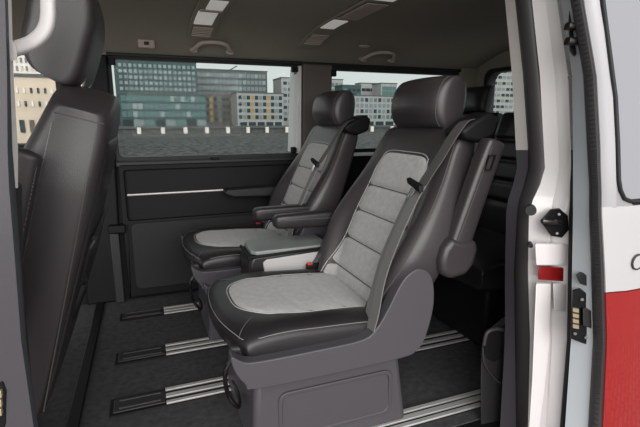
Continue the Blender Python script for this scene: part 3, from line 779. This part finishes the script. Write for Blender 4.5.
gp = [dpt(z, .041, -.001) for z in (1.25, 1.15, 1.0, .9, ZB+.06)]+[dpt(ZB+.035, .045, -.001), dpt(ZB+.016, .057, -.001), dpt(ZB+.008, .08, -.001), dpt(ZB+.006, .12, -.001), dpt(ZB+.006, .3, -.001), dpt(ZB+.006, .88, -.001)]
bm = NB(); sweep(bm, gp, .009, .009, up=(.3, -.95, .05), p=3, n=12); obj('window_gasket', bm, RUBD, dt)
cf = [dpt(ZB+.06, .036, .001), dpt(ZB+.035, .044, .001), dpt(ZB+.016, .056, .001), dpt(ZB+.008, .08, .001), dpt(ZB-.003, .09, .001), dpt(ZB-.003, .036, .001)]
bm = NB(); loft(bm, [cf, [v+Vector((.002, .012, 0)) for v in cf]]); obj('frame_corner', bm, SILV, dt)
# hinge, plates on the door edge
def on_edge(px, py, off=0): return atY(px, py, -.062+off+max(0, (215-py))/215*.075)
bm = NB(); c = [on_edge(*p, -.01) for p in ((570, -14), (576, -10), (578.5, 25), (579, 52), (574, 56), (570, 50), (569, 20))]
loft(bm, [c, [v+Vector((.012, .012, 0)) for v in c]]); hg = obj('lock_bracket', bm, PLASTB, dt, bevel=.002)
for y in (26, 41):
    bm = NB(); sweep(bm, [on_edge(577, y, -.014), on_edge(571, y+1, -.02), on_edge(567, y, -.018)], .02, .017, p=3); obj('peg', bm, STEELD, hg)
bm = NB(); c = [on_edge(*p, -.01) for p in ((576, 276), (581, 273), (589, 276), (592, 282), (589, 287), (580, 284))]
loft(bm, [c, [v+Vector((.01, .01, 0)) for v in c]]); obj('oval_grommet', bm, RUBD, dt, bevel=.003)
bm = NB(); c = [on_edge(*p, -.008) for p in ((573, 292), (580, 290), (592, 296), (592, 346), (584, 344), (571, 339))]
loft(bm, [c, [v+Vector((.012, .012, 0)) for v in c]]); cpn = obj('contact_plate', bm, PLASTB, dt, bevel=.002)
bm = NB(); c = [on_edge(*p, -.018) for p in ((583, 309), (592, 311), (592, 329), (583, 326))]
loft(bm, [c, [v+Vector((.012, .012, 0)) for v in c]]); obj('socket', bm, PLASTD, cpn, bevel=.002)
for k in range(4):
    bm = NB(); c = [on_edge(*p, -.018) for p in ((573, 308.5+5.4*k), (579, 309.5+5.4*k), (579, 313+5.4*k), (573, 312+5.4*k))]
    loft(bm, [c, [v+Vector((.006, .006, 0)) for v in c]]); obj('pin', bm, GOLD, cpn, bevel=.0006)
for x, y in ((582, 299), (586, 337), (575, 333)):
    bm = NB(); v = on_edge(x, y, -.012); tube(bm, [v, v+Vector((-.003, -.003, 0))], .004, 8); obj('screw', bm, CHROME, cpn)
bm = NB(); v = on_edge(570, 77, .01); tube(bm, [v, v+Vector((-.004, -.004, 0))], .005, 8); obj('clip', bm, RUBD, dt)
v = dpt(ZR+.07, .092, -.002)
bm = NB(); ringp = [(v.x+.018*math.cos(k*math.pi/8), v.z+.018*math.sin(k*math.pi/8)) for k in range(16)]; prism(bm, ringp, 'y', v.y-.003, v.y+.006); lc = obj('lock_cover', bm, WHITE, dt)
bm = NB(); tube(bm, [(p[0], v.y-.002, p[1]) for p in ringp+ringp[:1]], .0025, 6); obj('rim', bm, RUBBER, lc)

# ================================================================ BEYOND THE WINDOWS
def fac(name, c): return mat(name, c, .8, var=.12, vscale=.4)
M_TEAL = fac('teal_cladding', (.032, .056, .056)); M_TEALD = fac('dark_teal', (.03, .06, .06)); M_GREY = fac('grey_cladding', (.065, .072, .072))
M_WHT = fac('white_render', (.25, .25, .245)); M_BRN = fac('brown_brick', (.085, .07, .062)); M_YEL = fac('yellow_panel', (.28, .19, .05))
M_BEIGE = fac('beige_stone', (.50, .40, .31)); M_BEIGEL = fac('pale_stone', (.62, .56, .52))
G1 = mat('pale_pane', (.20, .245, .24), .5, spec=.1); G2 = mat('teal_pane', (.075, .135, .132), .5, spec=.1); G3 = mat('dark_pane', (.022, .035, .038), .5, spec=.1); G4 = mat('grey_pane', (.15, .18, .185), .5, spec=.1)
def building(name, x0, x1, y0, y1, Y, depth, m, label, grids, bycol=False):
    """px rectangle of the front at distance Y; grids: (fx0,fx1,fz0,fz1,nx,nz,fillx,fillz,[mats],wname)"""
    A = atY(x0, y1, Y); B = atY(x1, y0, Y)
    X0, X1, Z1 = A.x, B.x, B.z; Z0 = -1.6
    t = thing(name, ((X0+X1)/2, Y, Z0), label, 'building')
    obj('walls', box(NB(), X0, X1, Y, Y+depth, Z0, Z1), m, t, smooth=False)
    obj('roof', box(NB(), X0-.2, X1+.2, Y-.2, Y+depth, Z1, Z1+.35), M_GREY, t, smooth=False)
    for fx0, fx1, fz0, fz1, nx, nz, wx, wz, ms, wn in grids:
        W_, H_ = (X1-X0), (Z1-Z0); cw = (fx1-fx0)*W_/nx; ch = (fz1-fz0)*H_/nz
        protos = {}
        for j in range(nz):
            for i in range(nx):
                mm = ms[(i*7+j*3+(i*j) % 3) % len(ms)] if not bycol else ms[i % len(ms)]
                cx = X0+fx0*W_+cw*(i+.5); cz = Z0+fz0*H_+ch*(j+.5)
                if mm.name not in protos:
                    bm = NB(); box(bm, -cw*wx/2, cw*wx/2, -.12, .3, -ch*wz/2, ch*wz/2)
                    me = bpy.data.meshes.new(wn); bmesh.ops.recalc_face_normals(bm, faces=bm.faces); bm.to_mesh(me); bm.free(); me.materials.append(mm); protos[mm.name] = me
                o = bpy.data.objects.new(wn, protos[mm.name]); COL.objects.link(o); o.parent = t
                o.location = Vector((cx, Y-.02, cz))-t.location
    return t
building('office_block', 119, 196, 63, 127, 170, 12, M_TEAL, 'tall teal office block with rows of windows at the left of the big window',
         [(.04, .99, .46, .97, 16, 6, .62, .55, [G1, G4, G1, G1, G4], 'window')])
building('glass_annex', 121, 206, 95, 127, 163, 5, M_TEAL, 'low teal glass building in front of the tall teal office block',
         [(.02, .99, .30, .98, 16, 3, .86, .70, [G2, G2, G2, G2, G1], 'window'), (.02, .99, .02, .28, 8, 1, .9, .8, [G3, G4, G2], 'shopfront')])
building('grey_block', 194, 267, 72, 127, 188, 10, M_GREY, 'long grey glass block behind the yellow-panelled buildings',
         [(.02, .98, .52, .97, 18, 4, .8, .62, [G4, G4, G1, G4], 'window')])
building('brick_block', 205, 243, 95, 126, 172, 10, M_BRN, 'brown block with yellow panels just right of the teal annex',
         [(.02, .98, .14, .95, 9, 4, .62, .6, [G3, M_YEL, G3, G2, G3], 'window')], True)
building('corner_block', 238, 283, 94, 126, 158, 10, M_WHT, 'pale framed block with yellow panels near the right of the big window',
         [(.02, .98, .22, .97, 11, 4, .80, .60, [G3, G4, G3, M_YEL], 'window'), (.02, .98, .0, .18, 5, 1, .8, .9, [G3], 'shopfront')], True)
building('pale_tower', 282, 312, 79, 126, 176, 12, M_WHT, 'pale grey tower at the right edge of the big window',
         [(.04, .98, .1, .96, 6, 7, .7, .5, [G3, G4], 'window')])
building('white_block', 322, 343, 80, 127, 192, 6, M_WHT, 'white block at the left edge of the smaller side window',
         [(.04, .98, .55, .96, 5, 3, .65, .6, [G4, G2], 'window')])
building('teal_cube', 342, 361, 86, 127, 172, 8, M_TEALD, 'dark teal block in the middle of the smaller side window',
         [(.04, .98, .6, .96, 4, 3, .7, .5, [G2, G3], 'window')])
building('white_top_block', 360, 381, 84, 127, 188, 6, M_WHT, 'white upper block with two dark window bands behind the grid facade',
         [(.04, .9, .60, .94, 4, 2, .9, .4, [G3], 'window')])
building('teal_glass_block', 380, 397, 84, 127, 172, 8, M_WHT, 'bright teal glass block beside the nearest headrest',
         [(.06, .94, .62, .94, 4, 3, .9, .9, [G2], 'window')])
building('grid_block', 340, 408, 97, 124, 156, 8, M_WHT, 'wide pale block with a regular window grid across the smaller side window',
         [(.02, .99, .25, .97, 15, 4, .66, .66, [G4, G2, G3], 'window'), (.05, .95, .0, .2, 6, 1, .8, .9, [G3], 'shopfront')])
building('white_tower', 484, 530, 68, 126, 120, 12, M_WHT, 'white tower with dark window bands through the rear window',
         [(.03, .97, .12, .97, 9, 9, .72, .45, [G4, G3], 'window')])
# close beige building ahead of the van seen past the front seat
building('stone_house', -60, 62, 78, 150, 60, 12, M_BEIGE, 'beige stone house seen between the front pillar and front seat',
         [(.55, .99, .50, .90, 8, 2, .3, .4, [G3, M_BEIGEL], 'window'), (.60, .99, .12, .40, 5, 1, .5, .7, [G3, M_BRN], 'door_bay')])
building('pale_house', -70, 70, 40, 150, 76, 12, M_BEIGEL, 'pale terrace with many small windows above the beige stone house',
         [(.54, .99, .66, .98, 14, 4, .4, .6, [G4, M_BEIGE], 'window')])
# quay railing and posts
t0 = None
for i, px in enumerate((108, 139, 163, 185.5, 207, 228, 248, 267, 287, 333, 352, 372, 392)):
    b = atY(px, 130, QY-1.5); 
    bm = NB(); box(bm, b.x-.55, b.x+.55, QY-1.9, QY-.9, -3.3, -1.2)
    bm2 = bm
    o = obj('mooring_post', bm2, M_BEIGEL, smooth=False)
    nm = ['first', 'second', 'third', 'fourth', 'fifth', 'sixth', 'seventh', 'eighth', 'ninth', 'tenth', 'eleventh', 'twelfth', 'thirteenth'][i]
    tag(o, 'white mooring post on the far quay, %s from the left' % nm, 'post', 'mooring posts along the far quay')
bm = NB(); box(bm, -30, 90, QY-.85, QY-.6, -1.5, -.75); tag(obj('quay_rail', bm, mat('rail_dark', (.06, .065, .065), .7), smooth=False), 'dark railing running along the far quay', 'railing')
# crane jib over the roofs
bm = NB(); tube(bm, [atY(221, 75, 200), atY(237, 66, 200)], .22, 6); c = atY(228, 71, 200); tube(bm, [c, Vector((c.x, 200, -1.6))], .4, 6)
tag(obj('crane', bm, STEELD), 'thin crane jib over the roof of the grey block', 'crane')
